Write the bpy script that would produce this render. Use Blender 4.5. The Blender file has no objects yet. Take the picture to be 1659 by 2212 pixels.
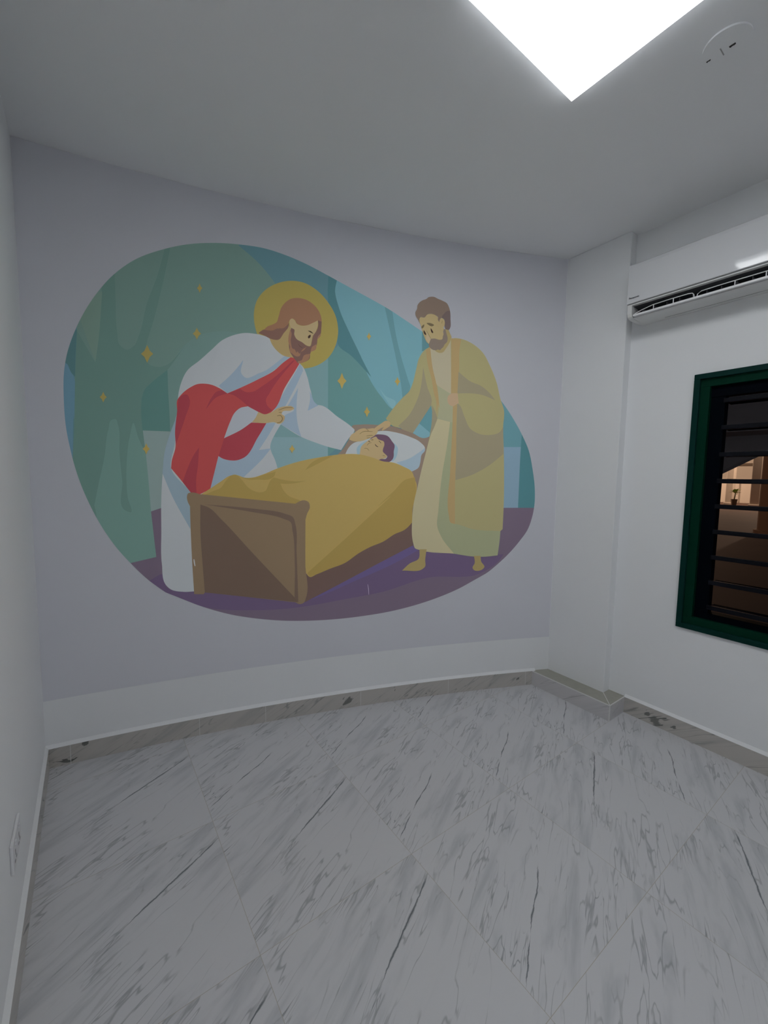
import bpy, bmesh, math
from mathutils import Vector, Matrix

scene = bpy.context.scene
COL = scene.collection

# ------------------------------------------------------------------ camera
def camera():
    f_px, yaw, pitch, roll = 888.36, math.radians(35.6415), math.radians(-4.8805), math.radians(0.8541)
    fw = Vector((math.sin(yaw) * math.cos(pitch), math.cos(yaw) * math.cos(pitch), math.sin(pitch)))
    rt = Vector((math.cos(yaw), -math.sin(yaw), 0.0))
    up = rt.cross(fw)
    r2 = rt * math.cos(roll) + up * math.sin(roll)
    u2 = up * math.cos(roll) - rt * math.sin(roll)
    cd = bpy.data.cameras.new('camera')
    cd.sensor_fit = 'HORIZONTAL'; cd.sensor_width = 36.0
    cd.lens = f_px / 1659.0 * 36.0
    cd.clip_start = 0.02; cd.clip_end = 200
    co = bpy.data.objects.new('camera', cd); COL.objects.link(co)
    m = Matrix.Identity(4)
    for i in range(3):
        m[i][0] = r2[i]; m[i][1] = u2[i]; m[i][2] = -fw[i]
    m[0][3], m[1][3], m[2][3] = 0.22544, -2.46015, 1.47294
    co.matrix_world = m
    scene.camera = co
camera()

# ------------------------------------------------------------------ world, light levels, exposure
PANEL_EMIT = 11.4          # the square ceiling light and the added rear panel
YARD_LIGHT = 1300.0         # warm lamps in the yard and the added cool stair light
scene.view_settings.view_transform = 'Standard'
scene.view_settings.look = 'None'
scene.view_settings.gamma = 1.0
scene.view_settings.exposure = 0.0
w = bpy.data.worlds.new('night'); scene.world = w
w.use_nodes = True
w.node_tree.nodes['Background'].inputs[0].default_value = (0.30, 0.36, 0.5, 1)
w.node_tree.nodes['Background'].inputs[1].default_value = 0.010

# ------------------------------------------------------------------ room measures (metres)
H = 2.94
XW = 2.9588                # window wall
XC, YC = 2.8869, -1.2188   # column face and its near edge
YB = -5.0                  # wall behind the camera
def wall_y(x):             # the mural wall is gently curved
    return 0.08169 - 0.1619 * x - 0.05219 * x * x
def wall_dir(x):
    d = Vector((1.0, -0.1619 - 2 * 0.05219 * x, 0)); return d.normalized()
STRIP = 0.06

# ------------------------------------------------------------------ helpers
def lin(c):
    return tuple((v / 255 / 12.92) if v <= 10 else ((v / 255 + 0.055) / 1.055) ** 2.4 for v in c)

def nt(name):
    m = bpy.data.materials.new(name); m.use_nodes = True
    t = m.node_tree; b = t.nodes['Principled BSDF']
    return m, t, b

def link(t, a, b): t.links.new(a, b)

def plain(name, col, rough=0.6, metal=0.0, spec=0.3, var=0.0, scale=8.0, bump=0.0, bscale=120.0):
    """plain procedural surface: a base colour with slight noise and fine bump"""
    m, t, b = nt(name)
    b.inputs['Roughness'].default_value = rough
    b.inputs['Metallic'].default_value = metal
    b.inputs['Specular IOR Level'].default_value = spec
    tc = t.nodes.new('ShaderNodeTexCoord')
    if var > 0:
        n = t.nodes.new('ShaderNodeTexNoise'); n.inputs['Scale'].default_value = scale; n.inputs['Detail'].default_value = 4
        link(t, tc.outputs['Object'], n.inputs['Vector'])
        mx = t.nodes.new('ShaderNodeMix'); mx.data_type = 'RGBA'
        mx.inputs[6].default_value = (*[c * (1 - var) for c in col], 1)
        mx.inputs[7].default_value = (*[min(1, c * (1 + var)) for c in col], 1)
        link(t, n.outputs['Fac'], mx.inputs[0]); link(t, mx.outputs[2], b.inputs['Base Color'])
    else:
        b.inputs['Base Color'].default_value = (*col, 1)
    if bump > 0:
        n2 = t.nodes.new('ShaderNodeTexNoise'); n2.inputs['Scale'].default_value = bscale; n2.inputs['Detail'].default_value = 3
        link(t, tc.outputs['Object'], n2.inputs['Vector'])
        bp = t.nodes.new('ShaderNodeBump'); bp.inputs['Strength'].default_value = bump; bp.inputs['Distance'].default_value = 0.002
        link(t, n2.outputs['Fac'], bp.inputs['Height']); link(t, bp.outputs['Normal'], b.inputs['Normal'])
    return m

def emit(name, col, strength):
    m = bpy.data.materials.new(name); m.use_nodes = True
    t = m.node_tree; t.nodes.clear()
    e = t.nodes.new('ShaderNodeEmission'); o = t.nodes.new('ShaderNodeOutputMaterial')
    e.inputs[0].default_value = (*col, 1); e.inputs[1].default_value = strength
    link(t, e.outputs[0], o.inputs[0])
    return m

def obj(name, bm, mats, parent=None, smooth=False, normals=True):
    me = bpy.data.meshes.new(name)
    if normals: bmesh.ops.recalc_face_normals(bm, faces=bm.faces)
    bm.to_mesh(me); bm.free()
    for m in (mats if isinstance(mats, (list, tuple)) else [mats]): me.materials.append(m)
    if smooth:
        for p in me.polygons: p.use_smooth = True
    o = bpy.data.objects.new(name, me); COL.objects.link(o)
    if parent: o.parent = parent
    return o

def empty(name, loc=(0, 0, 0)):
    o = bpy.data.objects.new(name, None); COL.objects.link(o); o.location = loc
    o.empty_display_size = 0.1
    return o

def tag(o, label, cat, group=None):
    o['label'] = label; o['category'] = cat
    if group: o['group'] = group
    return o

def struct(o):
    o['kind'] = 'structure'; return o

def box(bm, x0, x1, y0, y1, z0, z1, mi=0, bev=0.0):
    vs = [bm.verts.new((x, y, z)) for x in (x0, x1) for y in (y0, y1) for z in (z0, z1)]
    idx = [(0, 1, 3, 2), (4, 6, 7, 5), (0, 4, 5, 1), (2, 3, 7, 6), (0, 2, 6, 4), (1, 5, 7, 3)]
    fs = [bm.faces.new([vs[i] for i in f]) for f in idx]
    for f in fs: f.material_index = mi
    if bev > 0:
        es = list({e for f in fs for e in f.edges})
        r = bmesh.ops.bevel(bm, geom=es, offset=bev, segments=2, affect='EDGES', profile=0.5)
        for f in r['faces']: f.material_index = mi
    return fs

def prism_y(bm, prof, y0, y1, mi=0):
    """extrude a closed (x,z) profile along y"""
    a = [bm.verts.new((x, y0, z)) for x, z in prof]; b = [bm.verts.new((x, y1, z)) for x, z in prof]
    n = len(prof); fs = []
    for i in range(n):
        fs.append(bm.faces.new((a[i], a[(i + 1) % n], b[(i + 1) % n], b[i])))
    fs.append(bm.faces.new(a)); fs.append(bm.faces.new(b[::-1]))
    for f in fs: f.material_index = mi
    return fs

def tube(bm, pts, r, seg=8, mi=0):
    rings = []
    for i, p in enumerate(pts):
        p = Vector(p)
        d = (Vector(pts[min(i + 1, len(pts) - 1)]) - Vector(pts[max(i - 1, 0)])).normalized()
        a = d.orthogonal().normalized(); b = d.cross(a)
        rr = r[i] if isinstance(r, (list, tuple)) else r
        rings.append([bm.verts.new(p + (a * math.cos(2 * math.pi * k / seg) + b * math.sin(2 * math.pi * k / seg)) * rr) for k in range(seg)])
    for i in range(len(rings) - 1):
        for k in range(seg):
            f = bm.faces.new((rings[i][k], rings[i][(k + 1) % seg], rings[i + 1][(k + 1) % seg], rings[i + 1][k])); f.material_index = mi
    for rg in (rings[0][::-1], rings[-1]):
        f = bm.faces.new(rg); f.material_index = mi

def disc(bm, c, r, h, seg=48, mi=0):
    """cylinder hanging down from c by h"""
    a = [bm.verts.new((c[0] + r * math.cos(2 * math.pi * k / seg), c[1] + r * math.sin(2 * math.pi * k / seg), c[2])) for k in range(seg)]
    b = [bm.verts.new((v.co.x, v.co.y, c[2] - h)) for v in a]
    for k in range(seg):
        f = bm.faces.new((a[k], a[(k + 1) % seg], b[(k + 1) % seg], b[k])); f.material_index = mi
    f = bm.faces.new(a); f.material_index = mi
    f = bm.faces.new(b[::-1]); f.material_index = mi
    return b

def curved_prism(bm, prof, x0, x1, mi_of=None, step=STRIP):
    """sweep a closed profile (d = distance into the room from the mural wall, z) along the curved wall"""
    n = max(1, int(math.ceil((x1 - x0) / step)))
    rings = []
    for i in range(n + 1):
        x = x0 + (x1 - x0) * i / n
        p = Vector((x, wall_y(x), 0)); d = wall_dir(x); nrm = Vector((d.y, -d.x, 0))
        rings.append([bm.verts.new((p.x + nrm.x * q[0], p.y + nrm.y * q[0], q[1])) for q in prof])
    m = len(prof)
    for i in range(n):
        for k in range(m):
            f = bm.faces.new((rings[i][k], rings[i][(k + 1) % m], rings[i + 1][(k + 1) % m], rings[i + 1][k]))
            f.material_index = mi_of[k] if mi_of else 0
    bm.faces.new(rings[0][::-1]); bm.faces.new(rings[-1])

# ------------------------------------------------------------------ materials
WALL = 0.87
M_wall = plain('white_wall_paint', (WALL * 0.97, WALL * 0.985, WALL), 0.75, var=0.015, scale=3, bump=0.12, bscale=90)
M_ceil = plain('white_ceiling_paint', (0.905, 0.915, 0.93), 0.85, var=0.01, scale=2, bump=0.1, bscale=70)
M_fillet = plain('white_plaster_fillet', (0.82, 0.83, 0.84), 0.8, var=0.03, scale=30, bump=0.2, bscale=200)

def marble(name, base, grey, dark, tile=None, vein=None, seed=0.0, rough=0.35, amount=1.0, patches=False):
    """marble look: stretched ridged noise veins running along one direction, optional tile repeat with joints"""
    m, t, b = nt(name)
    N = t.nodes.new
    def mth(op, a, c=None, clamp=False):
        n = N('ShaderNodeMath'); n.operation = op; n.use_clamp = clamp
        for i, v in enumerate((a, c)):
            if v is None: continue
            if isinstance(v, (int, float)): n.inputs[i].default_value = v
            else: link(t, v, n.inputs[i])
        return n.outputs[0]
    def mapr(v, a, c, x=0.0, y=1.0, smooth=True):
        n = N('ShaderNodeMapRange'); n.interpolation_type = 'SMOOTHSTEP' if smooth else 'LINEAR'
        link(t, v, n.inputs[0])
        for i, q in enumerate((a, c, x, y)): n.inputs[1 + i].default_value = q
        return n.outputs[0]
    tc = N('ShaderNodeTexCoord'); sp = N('ShaderNodeSeparateXYZ'); link(t, tc.outputs['Object'], sp.inputs[0])
    if tile:
        u = mth('FLOORED_MODULO', sp.outputs[0], tile); v = mth('FLOORED_MODULO', mth('ADD', sp.outputs[1], 1.32), tile)
    else:
        u = mth('ADD', sp.outputs[0], mth('MULTIPLY', sp.outputs[1], 0.3)); v = mth('ADD', sp.outputs[2], mth('MULTIPLY', sp.outputs[1], 0.8))
    s = mth('ADD', mth('MULTIPLY', u, 0.894), mth('MULTIPLY', v, 0.447))
    tt = mth('SUBTRACT', mth('MULTIPLY', v, 0.894), mth('MULTIPLY', u, 0.447))
    def noise(a, c, detail=4.0, z=0.0, dist=0.0, rough=0.55):
        cb = N('ShaderNodeCombineXYZ'); link(t, mth('MULTIPLY', s, a), cb.inputs[0]); link(t, mth('MULTIPLY', tt, c), cb.inputs[1]); cb.inputs[2].default_value = seed + z
        n = N('ShaderNodeTexNoise'); n.inputs['Scale'].default_value = 1.0; n.inputs['Detail'].default_value = detail
        n.inputs['Distortion'].default_value = dist; n.inputs['Roughness'].default_value = rough
        link(t, cb.outputs[0], n.inputs['Vector']); return n.outputs['Fac']
    n1 = noise(3.4, 22.0, 2.5, 0.0, 0.35, 0.5)
    ridge = mth('ABSOLUTE', mth('SUBTRACT', n1, 0.5))
    veins = mapr(ridge, 0.0, 0.022, 1.0, 0.0)
    gate = mapr(noise(4.5, 10.0, 2, 3.7), 0.40, 0.62)
    veins = mth('MULTIPLY', veins, gate)
    n2 = noise(2.6, 30.0, 2.5, 8.1, 0.5, 0.5)
    fine = mth('MULTIPLY', mapr(mth('ABSOLUTE', mth('SUBTRACT', n2, 0.5)), 0.0, 0.013, 1.0, 0.0), mapr(noise(4.0, 7.0, 1, 5.5), 0.52, 0.7))
    cloud = mapr(noise(2.6, 14.0, 4, 11.3, 0.4), 0.5, 0.72)
    def mix(a, c, fac):
        n = N('ShaderNodeMix'); n.data_type = 'RGBA'
        for i, q in ((6, a), (7, c)):
            if isinstance(q, tuple): n.inputs[i].default_value = (*q, 1)
            else: link(t, q, n.inputs[i])
        if isinstance(fac, float): n.inputs[0].default_value = fac
        else: link(t, fac, n.inputs[0])
        return n.outputs[2]
    colr = mix(base, grey, mth('MULTIPLY', cloud, 0.72 * amount, True))
    colr = mix(colr, tuple(g * 0.72 for g in grey), mth('MULTIPLY', veins, 0.75 * amount, True))
    colr = mix(colr, dark, mth('MULTIPLY', fine, 0.6 * amount, True))
    for (bx, by, bz, br) in (patches or []):
        dv = N('ShaderNodeVectorMath'); dv.operation = 'DISTANCE'; link(t, tc.outputs['Object'], dv.inputs[0]); dv.inputs[1].default_value = (bx, by, bz)
        rr = mth('SUBTRACT', dv.outputs['Value'], mth('MULTIPLY', mth('SUBTRACT', noise(22.0, 45.0, 4, 51.0, 1.0), 0.5), br * 5.0))
        colr = mix(colr, dark, mth('MULTIPLY', mapr(rr, br * 0.7, br * 0.95, 1.0, 0.0), 0.7))
    if patches:
        p = mth('MULTIPLY', mapr(noise(6.0, 8.0, 4, 23.0, 0.8), 0.63, 0.645), 0.8)
        colr = mix(colr, dark, p)
    for (t0, s0, s1, wd, slope) in (vein or []):
        wob = mth('MULTIPLY', mth('SUBTRACT', noise(7.0, 0.6, 5, 31.0, 0.0, 0.6), 0.5), 0.032)
        off = mth('ADD', mth('ADD', mth('MULTIPLY', mth('SUBTRACT', s, s0), slope), t0), wob)
        d = mth('ABSOLUTE', mth('SUBTRACT', tt, off))
        wn = mth('MULTIPLY', mapr(noise(11.0, 20.0, 3, 41.0), 0.3, 0.7), wd * 1.5)
        k = N('ShaderNodeMapRange'); k.interpolation_type = 'SMOOTHSTEP'
        link(t, d, k.inputs[0]); k.inputs[1].default_value = 0.0; link(t, wn, k.inputs[2]); k.inputs[3].default_value = 1.0; k.inputs[4].default_value = 0.0
        g = mth('MULTIPLY', k.outputs[0], mth('MULTIPLY', mapr(s, s0 - 0.01, s0 + 0.05), mapr(s, s1 - 0.06, s1 + 0.01, 1.0, 0.0)))
        colr = mix(colr, dark, mth('MULTIPLY', g, 0.95, True))
    if tile:
        e = mth('MINIMUM', mth('MINIMUM', u, mth('SUBTRACT', tile, u)), mth('MINIMUM', v, mth('SUBTRACT', tile, v)))
        colr = mix((0.42, 0.39, 0.34), colr, mapr(e, 0.0003, 0.0012))
    link(t, colr, b.inputs['Base Color'])
    b.inputs['Roughness'].default_value = rough
    b.inputs['Specular IOR Level'].default_value = 0.35
    return m

FB = (0.60, 0.60, 0.62); FG = (0.42, 0.435, 0.46); FD = (0.10, 0.115, 0.13)
M_tileP = marble('marble_tile_print_one', FB, FG, FD, 0.6, [(0.176, 0.34, 0.77, 0.0045, 0.01)], 2.0)
M_tileQ = marble('marble_tile_print_two', FB, FG, FD, 0.6, [(0.072, 0.02, 0.47, 0.0045, 0.04)], 6.0)
BLOTS = [(1.513, -0.298, 0.045, 0.026), (2.662, -0.735, 0.055, 0.018), (2.946, -1.50, 0.035, 0.03), (2.946, -1.46, 0.05, 0.018), (2.946, -1.60, 0.045, 0.014)]
M_skirt = marble('beige_marble_skirting', (0.52, 0.495, 0.465), (0.4, 0.395, 0.38), (0.06, 0.07, 0.065), None, None, 4.0, 0.3, 1.15, BLOTS)
M_ledge = marble('pale_marble_ledge_face', (0.6, 0.585, 0.59), (0.48, 0.48, 0.5), (0.15, 0.15, 0.16), None, None, 9.0, 0.3, 0.6)
M_ledgetop = plain('olive_grey_stone_top', (0.37, 0.365, 0.315), 0.5, var=0.15, scale=25)
M_grout = plain('white_tile_joint', (0.7, 0.7, 0.69), 0.8)
MURAL = [
('scene_backdrop', (82, 113, 119), 'f', '1424,18208 1490,19513 1628,20305 1898,21220 2325,22268 2840,23240 3590,24323 4538,25260 5751,26008 6752,26460 7942,26806 9426,27032 10486,27080 11578,26947 12584,26708 13928,26245 15064,25808 16363,25317 17363,24906 18587,24286 19533,23780 21474,22679 23418,21152 24770,19870 25126,19439 25688,18657 26262,17714 26768,16679 27096,15395 27315,14016 27330,12854 27210,12076 26936,11219 26423,10444 25756,9638 24933,8843 24182,8248 23502,7898 22522,7364 21179,6829 19704,6399 17894,6055 16269,5904 14757,5854 12897,5919 11425,6080 9889,6389 8708,6723 7572,7176 6481,7741 5438,8500 4687,9147 5411,8356 4637,9092 3872,10047 3320,10843 2833,11728 2450,12587 2162,13371 1925,14141 1699,15115 1560,15968 1463,16760 1421,17810'),
('scene_backdrop', (96, 119, 111), 'c', '1706,14958c 1863,18939 2051,21441 1865,23831c 4730,27048c 9260,27207c 9257,26947c 10146,26318 10871,25579 11564,24484 12172,21780 12416,18147 12151,15197c 6834,12071c'),
('scene_backdrop', (88, 118, 132), 'c', '1469,20026c 1631,19841 1837,19347 1768,17401 1773,17523 1686,16081 1695,15007c 1142,15153c'),
('scene_backdrop', (74, 104, 106), 'c', '1522,21313c 2059,21503c 1958,20351 1899,19302c 1825,19372 1631,19841c 1343,20009c'),
('scene_backdrop', (97, 121, 115), 'c', '5767,20077c 6638,21485 7165,21956 8828,22423 11982,18483c 11007,16845c 5812,16910c 5794,18173'),
('scene_backdrop', (88, 114, 106), 'c', '2057,21451c 2724,20061c 2901,21272 3109,23343c 3050,24158c 3652,24804c 3644,23237 3659,21653 3753,21026 4025,20849 4313,21052 4568,21631 4949,23209 5474,24766 5854,26246c 6104,26410c 5655,24261 5216,22440 4893,21297 4778,20678 4959,20260 5348,20168 5749,20328 6268,20927 6638,21485c 6055,20506 5767,20077 5131,19446 4727,18958 4585,18221 4595,17740 4615,16785 4679,15652 4746,14563 4801,13054 4915,11757 5001,10324c 3873,10077c 2241,11866c 1645,14844 1765,16779 1845,18247 1948,20090'),
('scene_backdrop', (100, 121, 110), 'c', '2148,22134c 2726,20114c 2901,21272 3113,23448c 2666,23257c'),
('scene_backdrop', (96, 123, 115), 'c', '2423,13090c 2645,14201 2919,15479 3133,16864 3307,17369 3447,17406 3539,17110 3555,15779 3627,14378 3766,12783 3908,12722 3828,13526 3844,15228 4032,16640 4195,17264 4367,16602 4679,15652 4755,14563 4843,12760 5001,10324c 3873,10077c 2937,10694'),
('scene_backdrop', (78, 110, 104), 'c', '5767,20077c 5780,18606 5794,18173 5813,16939c 4570,16923c 4556,18073 4593,18500 4727,18958 5131,19446'),
('scene_backdrop', (116, 131, 128), 'c', '4594,16908c 5863,16931c 6249,15883c 6173,12722c 4832,12749c 4755,14563 4700,15538'),
('scene_backdrop', (102, 130, 131), 'c', '13927,22478c 13941,18244c 13932,17047c 10532,16885c 10548,18691c 12391,21047c'),
('scene_backdrop', (112, 136, 139), 'c', '10532,16885c 13932,17034c 13936,15925c 10512,14547c'),
('scene_backdrop', (86, 121, 119), 'c', '13929,21843c 14511,22419c 15221,21920 16417,20792 17238,19790 17863,19156 18706,18245 17569,17898c 15877,17809c 13936,15925c'),
('scene_backdrop', (98, 136, 143), 'c', '14301,26413c 18862,24638c 20602,23215c 19595,21064 18299,19595 17827,18949 17065,19643 16245,20843 15876,21793 15212,23079 14563,24455 14306,25420'),
('scene_backdrop', (70, 107, 112), 'c', '13928,26349c 14428,26186c 14306,25420 14563,24455 15212,23079 15876,21793 16450,20762c 15221,21920 14511,22419 14443,23175 13933,24739'),
('scene_backdrop', (86, 123, 129), 'c', '17154,25138c 17626,24941c 17888,23460 18253,22098 18693,20785 18841,20319 18367,19668c 18287,20276 17912,22064 17548,23553'),
('scene_backdrop', (108, 143, 148), 'c', '16923,20169c 17302,19728 17958,19367 17792,18981 17409,19397'),
('scene_backdrop', (80, 116, 121), 'c', '19494,23978c 20038,23157c 20045,22885 19525,22595c'),
('scene_backdrop', (83, 122, 128), 'c', '19109,17523c 20166,19398c 20359,18814 20179,17394c'),
('scene_backdrop', (102, 137, 144), 'c', '19413,18166c 20138,17604c 20181,17323 19826,17202 19002,17553c'),
('scene_backdrop', (85, 122, 128), 'c', '24339,20340c 24762,20076c 27463,18288c 26221,16888c 24473,16831c'),
('scene_backdrop', (108, 130, 143), 'c', '24473,16831c 26221,16888c 26201,12723c 24630,12726c'),
('scene_backdrop', (68, 108, 113), 'c', '26252,17938c 26221,16888 26201,12723c 28040,12722c 27653,17540c'),
('scene_backdrop', (96, 84, 97), 'c', '3873,10088c 5001,10324c 4832,12749c 10754,14933c 20878,12748c 28509,12745c 27113,9009c 23991,4566c 12700,5275c 4158,8209c 3085,9527c'),
('scene_backdrop', (89, 75, 98), 'c', '4634,9062c 5254,9370 5442,8653 6333,8319 7319,8508 19459,11127c 25000,11091c 24945,9544 25332,9533c 25076,9151 23860,8305 20180,8124 17234,7359 15088,7091 12703,6844 11744,6800 9595,6908 7573,7240 5844,7965'),
('scene_backdrop', (88, 77, 112), 'c', '12703,7156c 14744,8111 16789,9127 19147,10298c 19552,9990c 18197,9275 15421,8135 13092,7260'),
('headboard', (119, 104, 92), 'f', '14481,16013c 14774,16323 15131,16906 15507,17425 15322,17750 15884,17887 16859,17916 17680,17890 18446,17704 19154,17459 19691,17236 19975,17283 20179,17394 19790,15676 19369,13665c 19243,14524 19026,15094 17263,15928'),
('pillow', (150, 155, 166), 'f', '14956,16078c 15102,16402 15429,16750 15827,16902 16294,17125 16763,17486 17239,17577 17928,17524 18804,17304 19518,16982 19848,16606 19851,16464 19644,16174 19565,15674 19482,15388 19008,15076c 17751,15629c 16239,16034'),
('pillow', (130, 145, 156), 'f', '19848,16606c 19357,16236 18832,15903 18065,15637c 19008,15094c 19482,15388 19565,15674 19644,16174 19851,16464'),
('pillow', (126, 146, 154), 'f', '16229,16919c 15862,16734 15631,16455 15651,16084c 15969,16094c'),
('pillow', (126, 146, 154), 'f', '17905,16849c 18118,16580 18107,16196 17991,15879 17785,15682c 17810,16291'),
('sleeping_child', (152, 133, 98), 'f', '15802,16055c 15897,16566 16230,16885 16397,17010 16766,17248 17246,17098 17459,16625 17327,16275 17457,16072 17435,15933 17264,15859 17059,15811 16940,15711c'),
('child_hair', (92, 70, 84), 'f', '16380,16986c 16530,17169 16765,17316 17071,17347 17518,17247 17765,16948 17914,16746 17879,16293 17884,16050 17817,15839 17612,15670 17370,15664 16922,15752c 17092,15836 17402,15862 17486,16004 17363,16138 17206,16306 17221,16478 17293,16722 17248,16927 17076,16988 16905,17049 16784,17198 16565,17113'),
('sleeping_child', (58, 42, 36), 's1.50', '16722,16734 16802,16628 16911,16577'),
('sleeping_child', (70, 55, 42), 's1.20', '16940,16948 17009,16900 17086,16810'),
('sleeping_child', (70, 55, 42), 's1.10', '16482,16977 16549,16993 16620,16989'),
('sleeping_child', (58, 42, 36), 's1.40', '16313,16929 16358,16883 16419,16869'),
('sleeping_child', (112, 90, 60), 's0.90', '16076,16454 16235,16457 16371,16329'),
('sleeping_child', (112, 90, 60), 's0.90', '16239,16641 16315,16752 16500,16828'),
('sleeping_child', (105, 85, 58), 's0.90', '17192,16047 17261,16059 17337,16020'),
('halo', (141, 127, 70), 'f', '9957,23530 10118,24264 10522,24862 11102,25317 11925,25622 12582,25631 13312,25324 13933,24739 14344,24047 14487,23307 14351,22401 13943,21654 13316,21143 12574,20890 11191,21226 10324,22032 10017,22828'),
('haloed_figure', (149, 152, 162), 'f', '10213,22485c 9477,22455 8919,22260 8367,21922 7840,21358 7298,20771 6658,20122 6387,19520 6215,18759 6173,18066 6029,17444 5811,16852 5585,15973 5431,14923 5317,13517 5269,11743 5246,9946 5421,8747 5598,8534 6228,8317 6767,8290c 6811,10423c 8419,13654c 10154,14289c 11127,15120c 10998,15577 10763,16172 10735,16328 10766,16519 11009,17098 11312,17638c 12407,16988 13220,16688 13986,16456 14700,16303c 15154,17037 15448,17418 15480,17554 15347,17680 14494,18261 13470,18876 13318,18876 12943,19711 12758,20455 12513,20997 12330,21165c 11787,21385 11195,21838 10789,22333'),
('haloed_figure', (127, 141, 152), 'f', '8148,19495c 8762,20149 9187,20701 9381,20998c 9307,20236 9432,20099 10202,20389 10483,20537 11072,21028 11549,21481c 11938,21445c 11427,21006 10597,20335 9441,19615 8568,19145c'),
('haloed_figure', (127, 141, 152), 'f', '12366,21132c 12503,20912 12533,20758c 12180,19939 11569,18695c 11119,18443c 10940,18399c'),
('haloed_figure', (127, 141, 152), 'f', '12256,19773c 12177,18961 12175,18168 12265,17535 12424,16991c 11323,17640c 11506,18124 12023,18507 11690,18704c 11995,19263'),
('haloed_figure', (127, 141, 152), 'f', '12902,19654c 12917,19177 12783,18502c 13371,18849c 13136,19066 13011,19376'),
('haloed_figure', (127, 141, 152), 'f', '8036,15703c 9300,15776c 10540,17685c 11043,17716c 10592,16888 10132,16135c 10776,16254c 10404,15749 9296,14563c 8771,14524c 7535,13778c'),
('haloed_figure', (121, 136, 144), 'f', '6085,17621c 5811,16852 5531,15855 5401,14747c 5828,13515 6627,11753c 6725,13751c 5814,14990 6001,16282 6122,17044'),
('red_sash', (159, 66, 65), 'f', '6188,18606 6300,18788 6824,19312 7142,19496 7421,19545 7821,19519 8184,19377 8571,19141c 9267,19523 10127,20037 11006,20630 11427,21067 11860,21443c 12028,21412 12330,21121c 12025,20572 11539,19715 10991,18493 10767,18267 10457,18148 10109,18263 9594,18528c 9209,18408 8910,18114 8693,17645 8366,16710c 9236,17222 9755,17644c 10541,17659c 10094,16850 9300,15654 8999,15529 8618,15518 8285,15599 8071,15729c 7635,13918c 7099,13621c 6719,13690c 6317,14294 5803,15017c 5839,15369 6031,16121 6031,16907 6154,17999'),
('red_sash', (140, 57, 64), 'f', '6227,18652c 6464,18881 6658,18885 6725,18739 6514,17678 6304,17010 6053,16254c 6035,16907 6154,17999'),
('red_sash', (140, 57, 64), 'f', '7506,18212c 7809,18878 8017,19162 8297,19294c 8571,19141c 8053,18899'),
('red_sash', (140, 57, 64), 'f', '8571,19132c 9202,19450c 9476,19302 9818,19333 10340,19691 11227,20468 11948,21240c 12084,21302c 11721,20844 11135,20042 10732,19357 10530,18924 10594,18650 10866,18391c 10457,18153 10109,18268 9594,18528c 9257,18821 8840,19079'),
('red_sash', (140, 57, 64), 'f', '8366,16710c 9236,17222 9755,17644c 10532,17650c 10094,16850 9300,15654 8999,15533 8618,15522 8285,15604 8080,15730c'),
('red_sash', (140, 57, 64), 'f', '6317,14294c 6571,15034 6905,15802 7136,16154c 7063,15180 6963,14413 6966,13644c 6719,13690c'),
('haloed_figure', (146, 149, 156), 'f', '8374,16729c 8693,17645 8910,18114 9209,18408 9594,18524c 10122,18259c 10063,18056 9755,17644c 9236,17222'),
('figure_hand', (152, 133, 98), 'f', '10122,18264c 10457,18148 10767,18267 11170,18544 11575,18677 11938,18680 12038,18592 11892,18473 11393,18343 11347,18246 11518,18106 11480,17867 11209,17652 10985,17733 10497,17657 9777,17659c 9975,17912'),
('figure_hand', (108, 86, 55), 's1.10', '11191,18428 11575,18592 11961,18629'),
('figure_hand', (108, 86, 55), 's1.00', '11204,18307 11294,18313 11383,18282'),
('figure_hand', (108, 86, 55), 's1.30', '11113,18103 11302,18139 11400,17981 11299,17771 11097,17702'),
('figure_face', (146, 127, 88), 'f', '10739,22352c 11192,22336 11489,22740 11788,23146 11967,23018c 11961,21539 12052,21456c 11781,21435 11482,21484 11129,21718 10896,21994'),
('figure_hair', (110, 82, 72), 'f', '10173,22544c 10468,22776 10844,22789 11049,22893 11373,22983 11610,23152 11780,23313c 11759,23142 11489,22709 11192,22314 11015,22292 10753,22333c 10465,22452'),
('figure_hair', (131, 97, 75), 'f', '10468,22767c 10614,22937 10963,23137 11110,23248 11229,23582 11379,24087 11617,24425 11914,24654 12273,24747 12695,24722 13091,24531 13399,24205 13539,23852 13561,23630c 13353,23670c 13091,23510 12693,23301 12389,23275 12178,23353 12089,23525 11939,23580 11790,23421 11759,23280c 11491,22999 11137,22920 10902,22782 10728,22758'),
('figure_beard', (106, 80, 72), 'f', '11893,23054c 12057,22999 12056,22723 12176,22492 12478,22344 12753,22175 12891,22161 13029,22537 13091,22794 13245,23033 13369,23455 13347,23676c 13561,23630c 13540,23227 13509,22941 13339,22638 13277,22254 12952,21839 12875,21454 12568,21233 12263,21131c 11961,21508 11812,21769 11769,22072 11786,22534'),
('figure_beard', (133, 99, 78), 'f', '11847,22971c 11756,22592 11740,22283 11828,21987 11791,21813 11962,21632 12233,21517 12361,21585 12401,21776 12569,21904 12728,22126c 12477,21909 12331,21690 12210,21816 12173,21718 12053,21921 11993,21914 11889,22179 11869,22392 11912,22766'),
('figure_beard', (133, 99, 78), 'f', '13518,22974c 13345,22748 13308,22587c 13500,22830'),
('figure_beard', (133, 99, 78), 'f', '13277,22332c 13029,22146 12943,21854c 13231,22034'),
('figure_beard', (133, 99, 78), 'f', '12937,21759c 12584,21625 12446,21329 12232,21228 12269,21132c 12476,21191 12813,21416'),
('figure_beard', (85, 62, 56), 's1.00', '12266,22225 12356,22106 12502,22043'),
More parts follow.
